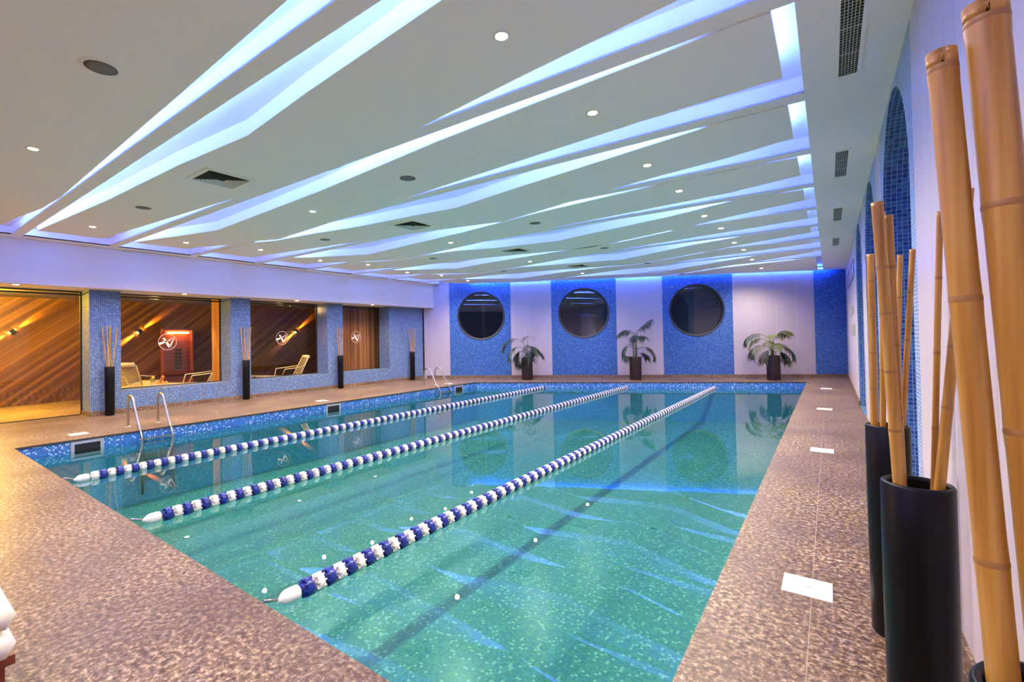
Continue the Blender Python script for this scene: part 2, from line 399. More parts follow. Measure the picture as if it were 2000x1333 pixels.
# round column standing outside, behind the middle porthole
t = thing('outdoor_column', 'pale round column with a flat cap outside the middle porthole', 'column', bw(8.15, 0, -1.6))
MB().lathe([(.30, -.5), (.30, 2.25)], n=28).build('shaft', flat('pale_render', (.55, .50, .42), .8), t)
MB().lathe([(.36, 2.25), (.36, 2.32), (.05, 2.40)], n=28).build('cap', flat('pale_cap', (.35, .45, .7), .6), t)
b = MB(); b.poly([[(-2, -9), (16, -9), (16, -.3), (-2, -.3)]], lambda s, d: bw(s, -.5, d)); g_ = b.build('outdoor_ground', flat('night_paving', (.08, .08, .08), .9), kind='structure')
light('column_fill_light', 'POINT', bw(7.2, 1.2, -1.0), 5, (1, .85, .6), shadow_soft_size=.05)  # added fill light without a fitting, brightens the outdoor column

# ---- right wall with arched alcoves
zs = ZT
def arch(yc, R=.93, zsp=2.54):
    return [(yc+R*math.cos(a), zsp+R*math.sin(a)) for a in [PI*k/24 for k in range(25)]]
segs = [(YF, 4.06, 'plank_r', None), (4.06, 6.35, 'mos_right', 5.20), (6.35, 6.95, 'plank_r', None), (6.95, 9.15, 'mos_right', 8.10), (9.15, 9.80, 'plank_r', None),
        (9.80, 12.30, 'mos_right', 11.02), (12.30, 19.25, 'plank_r', None)]
for key in ('plank_r', 'mos_right'):
    b = MB()
    for y0, y1, mk, yc in segs:
        if mk != key: continue
        if yc is None: loop = [(y0, 0), (y1, 0), (y1, ZT), (y0, ZT)]
        else:
            A = arch(yc)       # from +y side over the top to the -y side
            loop = [(y0, 0), (yc-.93, 0)] + A[::-1] + [(yc+.93, 0), (y1, 0), (y1, ZT), (y0, ZT)]
        b.poly([loop], lambda y, z: Vector((XR, y, z)))
    struct('wall_right', b, M[key])
b = MB()
for yc in (5.20, 8.10, 11.02):
    A = [(yc+.93, 0)] + arch(yc) + [(yc-.93, 0)]
    for p, q in zip(A[:-1], A[1:]): b.face([(XR, p[0], p[1]), (XR, q[0], q[1]), (XR+.9, q[0], q[1]), (XR+.9, p[0], p[1])])
    b.poly([[(yc-.93, 0), (yc+.93, 0)] + arch(yc)], lambda y, z: Vector((XR+.9, y, z)))
    b.face([(XR, yc-.93, 0), (XR+.9, yc-.93, 0), (XR+.9, yc+.93, 0), (XR, yc+.93, 0)])
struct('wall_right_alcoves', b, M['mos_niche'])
for i, yc in enumerate((5.20, 8.10, 11.02)):
    pass
b = MB()
for y0, y1 in ((YF, 4.27), (6.13, 7.17), (9.03, 10.09), (11.95, 19.25)): b.box(XR-.018, XR, y0, y1, 0, .10)
struct('baseboard_right', b, M['granite_l'])
# ---- wall behind the camera
b = MB(); b.poly([[(-17, 0), (XR, 0), (XR, ZT), (-17, ZT)]], lambda x, z: Vector((x, YF, z))); struct('wall_front', b, M['wall_dark'])

# ---- left wall: mosaic pillars and sills, soffit and fascia
XG, ZS, ZSO = -12.98, .48, 2.66    # glass plane, sill height, soffit height
XF = -12.02
YE = wall_y(XL)
b = MB()
def front(y0, y1, z0, z1): b.face([(XL, y0, z0), (XL, y1, z0), (XL, y1, z1), (XL, y0, z1)])
opens = [(3.47, 5.80), (6.32, 8.70), (9.27, 11.22)]
ycur = 2.93
for y0, y1 in opens:
    front(ycur, y0, 0, ZSO); front(y0, y1, 0, ZS)
    b.face([(XL, y0, ZS), (XG-.05, y0, ZS), (XG-.05, y0, ZSO), (XL, y0, ZSO)]); b.face([(XL, y1, ZS), (XG-.05, y1, ZS), (XG-.05, y1, ZSO), (XL, y1, ZSO)])
    b.face([(XL, y0, ZS), (XL, y1, ZS), (XG-.05, y1, ZS), (XG-.05, y0, ZS)])
    ycur = y1
front(ycur, YE, 0, ZSO)
b.face([(XL, 2.93, 0), (XG-.05, 2.93, 0), (XG-.05, 2.93, ZSO), (XL, 2.93, ZSO)])
# back faces of the wall towards the lounge
for y0, y1, z0, z1 in ((2.93, 3.47, 0, ZSO), (3.47, 5.8, 0, ZS), (5.8, 6.32, 0, ZSO), (6.32, 8.7, 0, ZS), (8.7, 9.27, 0, ZSO), (9.27, 11.22, 0, ZS), (11.22, YE, 0, ZSO)):
    b.face([(XG-.05, y0, z0), (XG-.05, y1, z0), (XG-.05, y1, z1), (XG-.05, y0, z1)])
front(YF, -1.2, 0, ZSO); b.face([(XL, -1.2, 0), (XG, -1.2, 0), (XG, -1.2, ZSO), (XL, -1.2, ZSO)])
struct('wall_left', b, M['mos_left'])
b = MB(); b.poly([[(XF, YF), (XG-.05, YF), (XG-.05, wall_y(XG-.05)), (XF, wall_y(XF))]], lambda x, y: Vector((x, y, ZSO)))
b.face([(XF, YF, ZSO), (XF, wall_y(XF), ZSO), (XF, wall_y(XF), ZT), (XF, YF, ZT)])
struct('trim_2', b, M['fascia'])
b = MB()
for x0, x1, y0, y1 in ((XL, XL+.015, 2.93, YE), (XG, XL+.015, 2.915, 2.93), (XL, XL+.015, YF, -1.2)): b.box(x0, x1, y0, y1, 0, .10)
struct('baseboard_left', b, M['granite_l'])
# window frames and panes
def wframe(n, y0, y1, z0, z1, emblem, mull=()):
    b = MB(); x0, x1 = XG-.02, XG+.02; w = .025
    b.box(x0, x1, y0, y0+w, z0, z1).box(x0, x1, y1-w, y1, z0, z1).box(x0, x1, y0+w, y1-w, z1-w, z1).box(x0, x1, y0+w, y1-w, z0, z0+w*.6)
    b.box(x0-.02, x1+.03, y0, y1, z1-.09, z1-.06)
    for m in mull: b.box(x0, x1, m-w/2, m+w/2, z0, z1)
    f = b.build(n, M['darkmetal'], kind='structure')
    MB().box(XG-.004, XG+.004, y0+w, y1-w, z0+.01, z1-w).build('pane', M['glass'], parent=f)
    if emblem:
        yc, zc = emblem; e = MB(); N = 40; X = XG+.012
        for k in range(N):
            a0, a1 = 2*PI*k/N, 2*PI*(k+1)/N
            e.face([(X, yc+r_*math.cos(a), zc+r_*math.sin(a)) for r_, a in ((.19, a0), (.19, a1), (.198, a1), (.198, a0))])
        def stroke(p, q, w0, w1):
            p, q = Vector(p), Vector(q); d = (q-p).normalized(); n_ = Vector((-d.y, d.x))
            P = [p+n_*w0, q+n_*w1, q-n_*w1, p-n_*w0]; e.face([(X+.001, yc+v.x, zc+v.y) for v in P])
        stroke((-.09, .10), (.045, -.13), .018, .030); stroke((-.18, -.05), (.06, .05), .028, .012)
        stroke((.045, -.13), (.14, .09), .020, .007); stroke((-.02, .02), (.12, .10), .006, .006)
        e.build('emblem', flat('frosted_white', (.75, .68, .70), .7), parent=f)
wframe('window_4', 3.47, 5.80, ZS, ZSO, (4.56, 1.54)); wframe('window_5', 6.32, 8.70, ZS, ZSO, (7.54, 1.60)); wframe('window_6', 9.27, 11.22, ZS, ZSO, (10.22, 1.60))
wframe('door_1', -1.2, 2.93, 0, ZSO, None)
# ---- lounge behind the glass
XW = -16.5
b = MB(); b.poly([[(-17, YF), (XL-.6, YF), (XL-.6, 13.5), (-17, 13.5)]], lambda x, y: Vector((x, y, -.002))); struct('floor_lounge', b, M['lounge_floor'])
b = MB(); b.poly([[(-17, YF), (XG-.05, YF), (XG-.05, 13.5), (-17, 13.5)]], lambda x, y: Vector((x, y, 2.75))); struct('ceiling_lounge', b, flat('dark_lounge_ceiling', (.12, .09, .08), .9))
b = MB(); b.face([(XW, YF, 0), (XW, 13.5, 0), (XW, 13.5, 2.75), (XW, YF, 2.75)]); b.face([(XW, 13.5, 0), (XG, 13.5, 0), (XG, 13.5, 2.75), (XW, 13.5, 2.75)])
struct('wall_lounge', b, M['wood'])
b = MB(); b.box(-13.32, -13.28, 9.05, 11.6, 0, 2.7); struct('wall_partition', b, M['bark'])
b = MB(); b.box(-13.55, -13.10, 5.83, 5.99, 0, 2.7); struct('trim_3', b, M['woodpost'])
# red timber room behind the first window, with a lit ceiling strip
t = thing('sauna_cabin', 'red timber sauna cabin glowing orange behind the first window', 'sauna', (-16.2, 6.0, 0))
b = MB(); b.box(-.22, -.18, -.42, .42, 0, 1.95).box(-.18, .0, -.42, -.38, 0, 1.95).box(-.18, .0, .38, .42, 0, 1.95).box(-.18, 0, -.38, .38, 1.9, 1.95); b.build('cabin_wall', M['redpanel'], t)
MB().box(-.17, .0, -.36, .36, .55, .62).build('bench', M['redwood'], t)
MB().box(-.15, -.02, -.25, .30, 1.80, 1.86).build('ceiling_lamp', emit('sauna_glow', (1, .42, .06), 9), t)
b = MB()
for k in range(6): b.box(-.10, -.06, -.08, .10, .70+k*.11, .78+k*.11)
b.build('heater', M['cushion'], t)

# ---- ceiling: raised slab, beams and floating panels
b = MB(); b.poly([[(XF-.1, YF), (XR+.02, YF), (XR+.02, wall_y(XR)+.05), (XF-.1, wall_y(XF-.1)+.02)]], lambda x, y: Vector((x, y, H+.158))); struct('ceiling', b, M['slab'])
GAP = .10        # the lowered ceiling stops short of the back wall
def clip(poly, off=GAP):
    """keep the part of the polygon in front of the back wall (minus off)"""
    out = []; f = lambda p: (Vector((p[0], p[1], 0))-W0).dot(WN)-off
    for i in range(len(poly)):
        a, c = poly[i], poly[(i+1) % len(poly)]; fa, fc = f(a), f(c)
        if fa >= 0: out.append(a)
        if (fa >= 0) != (fc >= 0):
            t_ = fa/(fa-fc); out.append((a[0]+(c[0]-a[0])*t_, a[1]+(c[1]-a[1])*t_))
    return out
def strip(b, pts, z):      # LED profile along a polyline
    for a, c in zip(pts[:-1], pts[1:]):
        a, c = Vector((a[0], a[1], 0)), Vector((c[0], c[1], 0))
        if (c-a).length < .02: continue
        d = (c-a).normalized(); n_ = Vector((-d.y, d.x, 0))*.010
        P = [a-n_, c-n_, c+n_, a+n_]
        b.face([(p.x, p.y, z+.012) for p in P]); b.face([(P[0].x, P[0].y, z), (P[1].x, P[1].y, z), (P[1].x, P[1].y, z+.012), (P[0].x, P[0].y, z+.012)])
        b.face([(P[3].x, P[3].y, z), (P[2].x, P[2].y, z), (P[2].x, P[2].y, z+.012), (P[3].x, P[3].y, z+.012)])
XRB, XPR, XPL, XLB = -.125, -.25, -10.93, -11.74
# border bands
b = MB()
b.prism(clip([(XRB, YF), (XR, YF), (XR, 20), (XRB, 20)]), H+.012, H+.032)
b.prism(clip([(XF-.02, YF), (XLB, YF), (XLB, 15), (XF-.02, 15)]), H+.012, H+.032)
for x in (XRB, XLB):
    y1 = wall_y(x)-GAP/.897; b.face([(x, YF, H+.012), (x, y1, H+.012), (x, y1, H+.158), (x, YF, H+.158)])
struct('ceiling_border', b, M['ceil'])
beams = []
for k in range(-2, 11):
    yR = 3.42+1.515*(k-2); yL = 3.25+1.50*(k-2)
    if k == 1: yR, yL = 1.87, 1.83
    beams.append((yL, yR))
bb = MB(); lb = MB()
for yL, yR in beams:
    pl = clip([(XLB, yL-.15), (XRB, yR-.17), (XRB, yR), (XLB, yL)])
    if len(pl) < 3: continue
    bb.prism(pl, H+.012, H+.030)
    a, c = (XLB, yL-.15), (XRB, yR-.17)
    if (Vector((a[0], a[1], 0))-W0).dot(WN) < GAP:
        t_ = [p for p in pl]; xs = min(p[0] for p in t_); a = (xs, yL-.15+(xs-XLB)/(XRB-XLB)*(yR-.17-yL+.15))
    bb.face([(a[0], a[1], H+.012), (c[0], c[1], H+.012), (c[0], c[1], H+.158), (a[0], a[1], H+.158)])
    xs = max(a[0], XLB)+.1; f_ = lambda x: yL-.07+(x-XLB)/(XRB-XLB)*(yR-yL)
    strip(lb, [(xs, f_(xs)), (XRB-.05, f_(XRB-.05))], H+.031)
beam_o = struct('ceiling_beams', bb, M['ceil']); lb.build('led_strip', M['led'], parent=beam_o)
S = 3.22
P0n = [(-10.93, .02), (-10.2, .15), (-8.65, .48), (-5.4, .40), (-3.2, .3), (-.25, .14)]; P0f = [(-10.93, 1.41), (-9.13, 1.63), (-8.26, 1.66), (-4.2, 1.56), (-.25, 1.45)]
P1n = [(-10.98, 1.89), (-7.97, 2.09), (-5.8, 2.17), (-4.48, 2.27), (-3.32, 2.17), (-1.8, 2.07), (-.25, 1.88)]
P1f = [(-10.95, 2.78), (-9.22, 2.93), (-7.12, 3.10), (-4.52, 3.35), (-2.96, 3.18), (-1.82, 3.05), (-.25, 2.90)]
sh = lambda pts, d: [(x, y+d) for x, y in pts]
panels = [
 (sh(P1n, -2*S), sh(P1f, -2*S)), (sh(P0n, -S), sh(P0f, -S)), (sh(P1n, -S), sh(P1f, -S-.05)),
 (P0n, P0f), (P1n, P1f),
 ([(-10.93, 3.28), (-10.06, 3.49), (-9.67, 3.61), (-8.68, 3.85), (-7.23, 3.79), (-5.41, 3.71), (-3.18, 3.53), (-2.08, 3.48), (-1.07, 3.44), (-.43, 3.41), (-.25, 3.42)],
  [(-10.93, 4.14), (-9.87, 4.58), (-9.2, 4.71), (-8.62, 4.96), (-4.18, 4.62), (-2.7, 4.5), (-1.38, 4.4), (-.25, 4.35)]),
 ([(-10.93, 4.72), (-10.15, 4.77), (-9.29, 4.78), (-8.73, 4.99), (-7.73, 5.10), (-6.63, 5.3), (-5.42, 5.40), (-4.55, 5.5), (-3.18, 5.27), (-1.58, 5.03), (-.71, 4.9), (-.25, 4.93)],
  [(-10.93, 5.58), (-9.09, 5.89), (-7.59, 6.12), (-6.38, 6.31), (-5.28, 6.51), (-4.47, 6.69), (-2.31, 6.19), (-1.7, 6.07), (-.87, 5.94), (-.25, 5.78)]),
 ([(-10.93, 6.22), (-10.27, 6.27), (-10.01, 6.48), (-8.63, 7.17), (-8.0, 7.11), (-5.57, 6.87), (-4.5, 6.70), (-3.65, 6.57), (-2.04, 6.43), (-1.53, 6.41), (-.25, 6.46)],
  [(-10.93, 6.85), (-9.97, 7.50), (-8.62, 8.20), (-7.73, 8.12), (-5.65, 7.82), (-5.01, 7.78), (-3.61, 7.63), (-2.84, 7.58), (-1.1, 7.44), (-.25, 7.22)]),
 ([(-10.93, 7.73), (-9.75, 7.70), (-8.62, 8.22), (-7.73, 8.14), (-6.79, 8.22), (-5.98, 8.54), (-4.51, 8.78), (-3.74, 8.6), (-2.2, 8.28), (-1.35, 8.0), (-1.07, 7.93), (-.25, 7.98)],
  [(-10.93, 8.58), (-9.29, 9.17), (-6.84, 9.45), (-6.18, 9.6), (-4.99, 9.86), (-4.34, 9.94), (-3.68, 9.78), (-2.51, 9.41), (-1.85, 9.18), (-.81, 8.8), (-.25, 8.62)]),
 ([(-10.93, 9.12), (-10.23, 9.16), (-9.7, 9.58), (-8.51, 10.3), (-7.33, 10.1), (-5.04, 9.9), (-3.5, 9.80), (-1.86, 9.27), (-.79, 9.27), (-.25, 9.46)],
  [(-10.93, 9.85), (-8.6, 11.58), (-7.18, 11.34), (-4.71, 10.79), (-2.27, 10.41), (-.88, 10.18), (-.25, 10.05)]),
 ([(-10.93, 10.75), (-9.8, 10.8), (-8.6, 11.6), (-7.18, 11.37), (-4.34, 12.1), (-2.45, 11.25), (-1.14, 10.89), (-.25, 10.92)],
  [(-10.93, 11.55), (-9.95, 12.15), (-8.7, 12.1), (-6.37, 12.70), (-4.5, 13.25), (-3.5, 12.9), (-1.82, 12.14), (-.25, 11.50)]),
 ([(-10.93, 12.2), (-9.95, 12.25), (-8.47, 13.55), (-6.63, 13.19), (-5.26, 13.1), (-4.5, 13.28), (-3.5, 12.93), (-1.82, 12.20), (-.25, 12.42)],
  [(-10.93, 13.1), (-8.6, 14.9), (-6.24, 14.25), (-3.7, 13.76), (-2.94, 13.5), (-1.15, 13.15), (-.25, 12.92)]),
 ([(-10.93, 14.5), (-8.6, 14.95), (-6.89, 14.52), (-4.37, 15.48), (-3.25, 14.84), (-1.3, 13.87), (-.25, 13.94)],
  [(-10.93, 15.5), (-6.9, 15.6), (-4.4, 16.6), (-2.27, 15.45), (-1.31, 15.03), (-.25, 14.35)]),
 ([(-6.5, 16.0), (-4.4, 16.65), (-2.7, 15.82), (-1.2, 15.62), (-.25, 15.48)], [(-6.5, 21), (-.25, 21)]),
]
for k, (near, far) in enumerate(panels):
    loop = clip(near+far[::-1])
    if len(loop) < 3: continue
    b = MB(); b.prism(loop, H, H+.035)
    ok = lambda p: (Vector((p[0], p[1], 0))-W0).dot(WN) > GAP+.02
    nn = [p for p in near if ok(p)]
    for a, c in zip(nn[:-1], nn[1:]): b.face([(a[0], a[1], H+.035), (c[0], c[1], H+.035), (c[0], c[1], H+.158), (a[0], a[1], H+.158)])
    po = struct('ceiling_panel', b, M['ceil'])
    ff = [p for p in far if ok(p)]; lb = MB(); nl = 0
    for a, c in zip(ff[:-1], ff[1:]):
        inx = lambda p: (min(max(p[0], XPL+.1), XPR-.08), p[1]-.12)
        strip(lb, [inx(a), inx(c)], H+.036); nl += 1
    if ok(near[-1]) and ok(far[-1]): strip(lb, [(XPR-.08, near[-1][1]+.08), (XPR-.08, far[-1][1]-.12)], H+.036); nl += 1
    if ok(near[0]) and ok(far[0]): strip(lb, [(XPL+.10, near[0][1]+.08), (XPL+.10, far[0][1]-.12)], H+.036); nl += 1
    if nl: lb.build('led_strip', M['led'], parent=po)
    else: lb.bm.free()
# blue strip washing the back wall
b = MB(); m4 = Matrix(((-WD.x, WN.x, 0, 0), (-WD.y, WN.y, 0, 0), (0, 0, 1, 0), (0, 0, 0, 1)))
b.box(.45, 12.5, .10, .12, H+.055, H+.07, Matrix.Translation(W0) @ Matrix.Diagonal((1, 1, 1, 1)) @ Matrix(((WD.x, WN.x, 0, 0), (WD.y, WN.y, 0, 0), (0, 0, 1, 0), (0, 0, 0, 1))))
b.build('led_strip', M['ledwall'], parent=beam_o)

# ================================================================== CEILING FITTINGS
# downlights
t0 = thing('downlight', '', 'ceiling light', (0, 0, H), group='warm recessed downlights in the panelled ceiling')
MB().lathe([(.035, -.002), (.052, -.008), (.060, -.003), (.060, .0)], n=24, cap=False).build('trim_ring', M['white'], t0)
MB().lathe([(.040, -.004), (.02, -.006)], n=20).build('lamp', M['lamp'], t0)
rows = [('right row', [(-1.7, 2.56), (-1.66, 3.95), (-1.68, 5.58), (-1.64, 6.87), (-1.66, 8.61), (-1.61, 9.83), (-1.64, 11.59), (-1.61, 12.76), (-1.65, 14.61), (-1.65, 16.79)]),
        ('middle row', [(-6.43, 1.08), (-6.36, 4.22), (-6.3, 7.43), (-6.33, 10.69), (-6.28, 13.87)]),
        ('left row', [(-9.96, 2.4), (-10.21, 3.93), (-9.87, 5.26), (-10.14, 6.92), (-9.79, 8.14), (-10.12, 9.9), (-9.81, 11.08), (-10.07, 12.75)])]
first = True
for rn, pts in rows:
    for i, (x, y) in enumerate(pts):
        lab = 'glowing warm recessed downlight, %s of the %s counted from the camera' % (ORD[i] if i else 'nearest', rn)
        if first: t0.location = (x, y, H); t0['label'] = lab; d = t0; first = False
        else: d = dup(t0, (x, y, H), lab)
        s = light('downlight_beam', 'SPOT', (x, y, H-.03), P_SPOT, WARM, spot_size=math.radians(150), spot_blend=.9, shadow_soft_size=.04)
# the room goes on behind the camera with the same lamps
for x in (-1.66, -6.4, -10.0):
    for y in (-.6, -2.6): light('downlight_beam', 'SPOT', (x, y, H-.03), P_SPOT, WARM, spot_size=math.radians(150), spot_blend=.9, shadow_soft_size=.04)
# ceiling speakers
sp = thing('ceiling_speaker', '', 'speaker', (0, 0, H), group='round speakers in the ceiling')
MB().lathe([(.098, -.004), (.125, -.007), (.130, 0)], n=40, cap=False).build('rim', M['ceil'], sp)
MB().lathe([(.100, -.003), (.06, -.006), (.001, -.007)], n=40).build('grille', M['grille'], sp)
spk = [((-4.17, 1.06), 'nearest in the inner row, above the water'), ((-4.16, 4.1), 'second in the inner row'), ((-4.11, 7.14), 'third in the inner row'), ((-4.08, 10.22), 'fourth in the inner row'), ((-4.03, 13.21), 'fifth in the inner row'), ((-3.88, 16.4), 'farthest in the inner row'),
       ((-8.03, 2.53), 'nearest in the window side row'), ((-7.96, 5.55), 'second in the window side row'), ((-7.88, 8.6), 'third in the window side row'), ((-7.82, 11.65), 'farthest in the window side row')]
for i, ((x, y), l) in enumerate(spk):
    lab = 'round grey ceiling speaker, '+l
    if i == 0: sp.location = (x, y, H); sp['label'] = lab
    else: dup(sp, (x, y, H), lab)
# square diffusers
vt = thing('air_diffuser', '', 'air vent', (0, 0, H), group='square air diffusers in the ceiling panels')
a = .29; b = MB()
b.poly([[(-a, -a), (a, -a), (a, a), (-a, a)], [(-a+.05, -a+.05), (a-.05, -a+.05), (a-.05, a-.05), (-a+.05, a-.05)]], lambda x, y: Vector((x, y, -.012)))
for (p, q) in (((-a, -a), (a, -a)), ((a, -a), (a, a)), ((a, a), (-a, a)), ((-a, a), (-a, -a))): b.face([(p[0], p[1], -.012), (q[0], q[1], -.012), (q[0], q[1], 0), (p[0], p[1], 0)])
b.build('frame', M['ceil'], vt)
MB().box(-a+.05, a-.05, -a+.05, a-.05, -.003, -.001).build('duct', M['void'], vt)
b = MB()      # louvres slope towards the four sides from the centre
for k in range(7):
    r1 = .232-.033*k; r2 = r1-.018
    if r2 < .02: break
    for rot in range(4):
        R4 = Matrix.Rotation(rot*PI/2, 4, 'Z')
        P = [R4 @ Vector(v) for v in ((-r1, r1, -.016), (r1, r1, -.016), (r2, r2, -.004), (-r2, r2, -.004))]; b.face(P)
b.build('louver', M['louver'], vt)
for i, ((x, y), l) in enumerate((((-5.93, 2.68), 'closest to the camera'), ((-5.83, 5.85), 'second from the camera'), ((-5.79, 9.13), 'third from the camera'), ((-5.74, 12.34), 'farthest from the camera'))):
    lab = 'square louvred air diffuser set in the white ceiling, '+l
    if i == 0: vt.location = (x, y, H); vt['label'] = lab
    else: dup(vt, (x, y, H), lab)
# long return grilles in the right border
gr = thing('wall_side_grille', '', 'air vent', (0, 0, H+.012), group='long slatted grilles beside the right wall')
b = MB(); hx, hy = .085, .56
b.poly([[(-hx, -hy), (hx, -hy), (hx, hy), (-hx, hy)], [(-hx+.028, -hy+.03), (hx-.028, -hy+.03), (hx-.028, hy-.03), (-hx+.028, hy-.03)]], lambda x, y: Vector((x, y, -.008)))
for (p, q) in (((-hx, -hy), (hx, -hy)), ((hx, -hy), (hx, hy)), ((hx, hy), (-hx, hy)), ((-hx, hy), (-hx, -hy))): b.face([(p[0], p[1], -.008), (q[0], q[1], -.008), (q[0], q[1], 0), (p[0], p[1], 0)])
b.build('frame', M['ceil'], gr)
MB().box(-hx+.028, hx-.028, -hy+.03, hy-.03, -.003, -.001).build('duct', M['void'], gr)
b = MB()
for k in range(1, 6): x = -hx+.028+k*.019; b.box(x-.0018, x+.0018, -hy+.03, hy-.03, -.010, -.003)
for k in (-1, 1): b.box(-hx+.028, hx-.028, k*.18-.005, k*.18+.005, -.010, -.003)
for k in range(-14, 15): b.box(-hx+.028, hx-.028, k*.036-.0015, k*.036+.0015, -.008, -.004)
b.build('slats', M['louver'], gr)
for i, y in enumerate((4.10, 7.10, 10.10, 13.15)):
    lab = 'long slatted grille in the white ceiling border by the right wall, %s' % ('closest to the camera', 'second from the camera', 'third from the camera', 'farthest from the camera')[i]
    if i == 0: gr.location = (.16, y, H+.012); gr['label'] = lab
    else: dup(gr, (.16, y, H+.012), lab)
# slot diffusers on the left border
for i, (y0, y1) in enumerate(((3.5, 4.5), (6.5, 7.5), (9.4, 10.4), (12.2, 13.2))):
    t = thing('slot_diffuser', 'thin dark air slot above the left fascia, '+('closest to the camera', 'second from the camera', 'third from the camera', 'nearest the round windows')[i], 'air vent', (-11.95, (y0+y1)/2, H+.012), group='thin air slots along the left ceiling edge')
    MB().box(-.014, .014, -.5, .5, -.004, -.001).build('slot', M['void'], t)
    MB().box(-.02, -.014, -.5, .5, -.007, 0).box(.014, .02, -.5, .5, -.007, 0).build('frame', M['ceil'], t)
# soffit lamps
sf = thing('soffit_light', '', 'ceiling light', (0, 0, ZSO), group='small lamps under the left soffit')
MB().lathe([(.045, -.002), (.06, -.006), (.065, 0)], n=24, cap=False).build('trim_ring', M['white'], sf)
MB().lathe([(.046, -.003), (.02, -.005)], n=20).build('lamp', M['lamp_s'], sf)
for i, (x, y) in enumerate(((-12.2, 1.80), (-12.2, 4.65), (-12.2, 7.55), (-12.2, 10.3))):
    lab = ('small round soffit lamp above the glass door', 'small round soffit lamp above the first window', 'small round soffit lamp above the second window', 'small round soffit lamp above the third window')[i]
    if i == 0: sf.location = (x, y, ZSO); sf['label'] = lab
    else: dup(sf, (x, y, ZSO), lab)
    light('soffit_beam', 'SPOT', (x, y, ZSO-.02), 62, (1, .66, .22), spot_size=math.radians(140), spot_blend=.9, shadow_soft_size=.04)

# ================================================================== POOL FITTINGS
def rope(x, y0, y1, label, start_white):
    t = thing('lane_rope', label, 'lane rope', (x, y0, ZW), group='blue and white lane ropes across the pool')
    L = y1-y0; zf = .028
    MB().tube([(0, 0, .10), (0, .02, .09), (0, .16, .045), (0, .24, zf), (0, L-.05, zf), (0, L, .08)], .006, 8).build('wire', M['steel'], t)
    MB().tube([(0, .10, .072), (0, .19, .04)], .010, 8).build('turnbuckle', M['steel'], t)
    prof = [(.008, .19), (.016, .205), (.034, .225), (.046, .25), (.048, .30), (.044, .335), (.030, .345), (.008, .346)]
    MB().lathe(prof, (0, 0, zf), 20, 'y').build('end_float', M['white'], t)
    def disc(r, name, mat, fin):
        b = MB()
        pr = [(.012, -.040), (r*.55, -.038), (r*.62, -.016), (r*.93, -.024), (r, -.014), (r, .014), (r*.93, .024), (r*.62, .016), (r*.55, .038), (.012, .040)]
        b.lathe(pr, (0, 0, 0), 16, 'y')
        if fin:
            for k in range(8):
                a = 2*PI*k/8; m4 = Matrix.Rotation(a, 4, 'Y'); b.box(-.004, .004, -.036, .036, r*.5, r*.97, m4)
        return b.build(name, mat, t)
    pit = .0855; n = int((L-.43)/pit); pb = pw = None
    for k in range(n):
        y = .36+pit*(k+.5); white = (k % 2 == 1) != start_white
        if white:
            if pw is None: o = pw = disc(.060, 'white_float', M['white'], True)
            else: o = pw.copy(); COL.objects.link(o)
        else:
            if pb is None: o = pb = disc(.062, 'blue_float', M['blue'], True)
            else: o = pb.copy(); COL.objects.link(o)
        o.location = (0, y, zf); o.rotation_euler = (0, .4*k, 0)
xr_far = lambda x: 12.50+(x+9.65)*.4929
rope(-2.87, 1.42, xr_far(-2.87), 'lane rope of blue and white floats closest to the right deck', False)
rope(-5.22, 1.42, xr_far(-5.22), 'middle one of the three floating lane ropes', False)
rope(-7.52, 1.42, xr_far(-7.52), 'floating lane rope closest to the windows and ladders', True)
# ladders
def ladder(y0, w, label):
    t = thing('pool_ladder', label, 'pool ladder', (0, y0, 0), group='steel pool ladders')
    for dy in (0, w):
        path = [(-10.27, dy, 0), (-10.27, dy, .38)]
        for k in range(1, 10):
            a = PI-PI*.90*k/9; path.append((-10.12+.15*math.cos(a), dy, .40+.17*math.sin(a)))
        path += [(-9.78, dy, .12), (-9.60, dy, -.10), (-9.585, dy, -.20), (-9.585, dy, -1.1)]
        MB().tube(path, .02, 14).build('rail', M['steel'], t)
        MB().lathe([(.05, 0), (.05, .008), (.024, .016)], (-10.27, dy, 0), 20).build('base_flange', M['steel'], t)
    for z in (-.15, -.45, -.75):
        MB().box(-9.61, -9.56, .02, w-.02, z-.012, z+.012).build('step', M['steel'], t, bevel=.004)
ladder(2.97, .47, 'steel pool ladder opposite the first mosaic pillar, nearer the camera')
ladder(10.70, .50, 'steel pool ladder near the far left corner of the pool')
# skimmers on the left wall of the basin
sk = thing('pool_skimmer', '', 'pool skimmer', (PA[0]-.02, 0, -.16), group='skimmer mouths in the left pool wall')
b = MB(); hy, hz, w = .21, .125, .045
b.box(0, .012, -hy, -hy+w, -hz, hz).box(0, .012, hy-w, hy, -hz, hz).box(0, .012, -hy+w, hy-w, hz-w, hz).box(0, .012, -hy+w, hy-w, -hz, -hz+w); b.build('frame', M['grey'], sk)
MB().box(.0, .003, -hy+w, hy-w, -hz+w, hz-w).build('mouth', M['void'], sk)
for i, y in enumerate((2.25, 6.91, 11.67)):
    lab = ('framed skimmer mouth in the pool wall, nearest the camera', 'framed skimmer mouth in the pool wall between the two ladders', 'framed skimmer mouth beyond the far ladder')[i]
    if i == 0: sk.location.y = y; sk['label'] = lab
    else: dup(sk, (PA[0]-.02, y, -.16), lab)
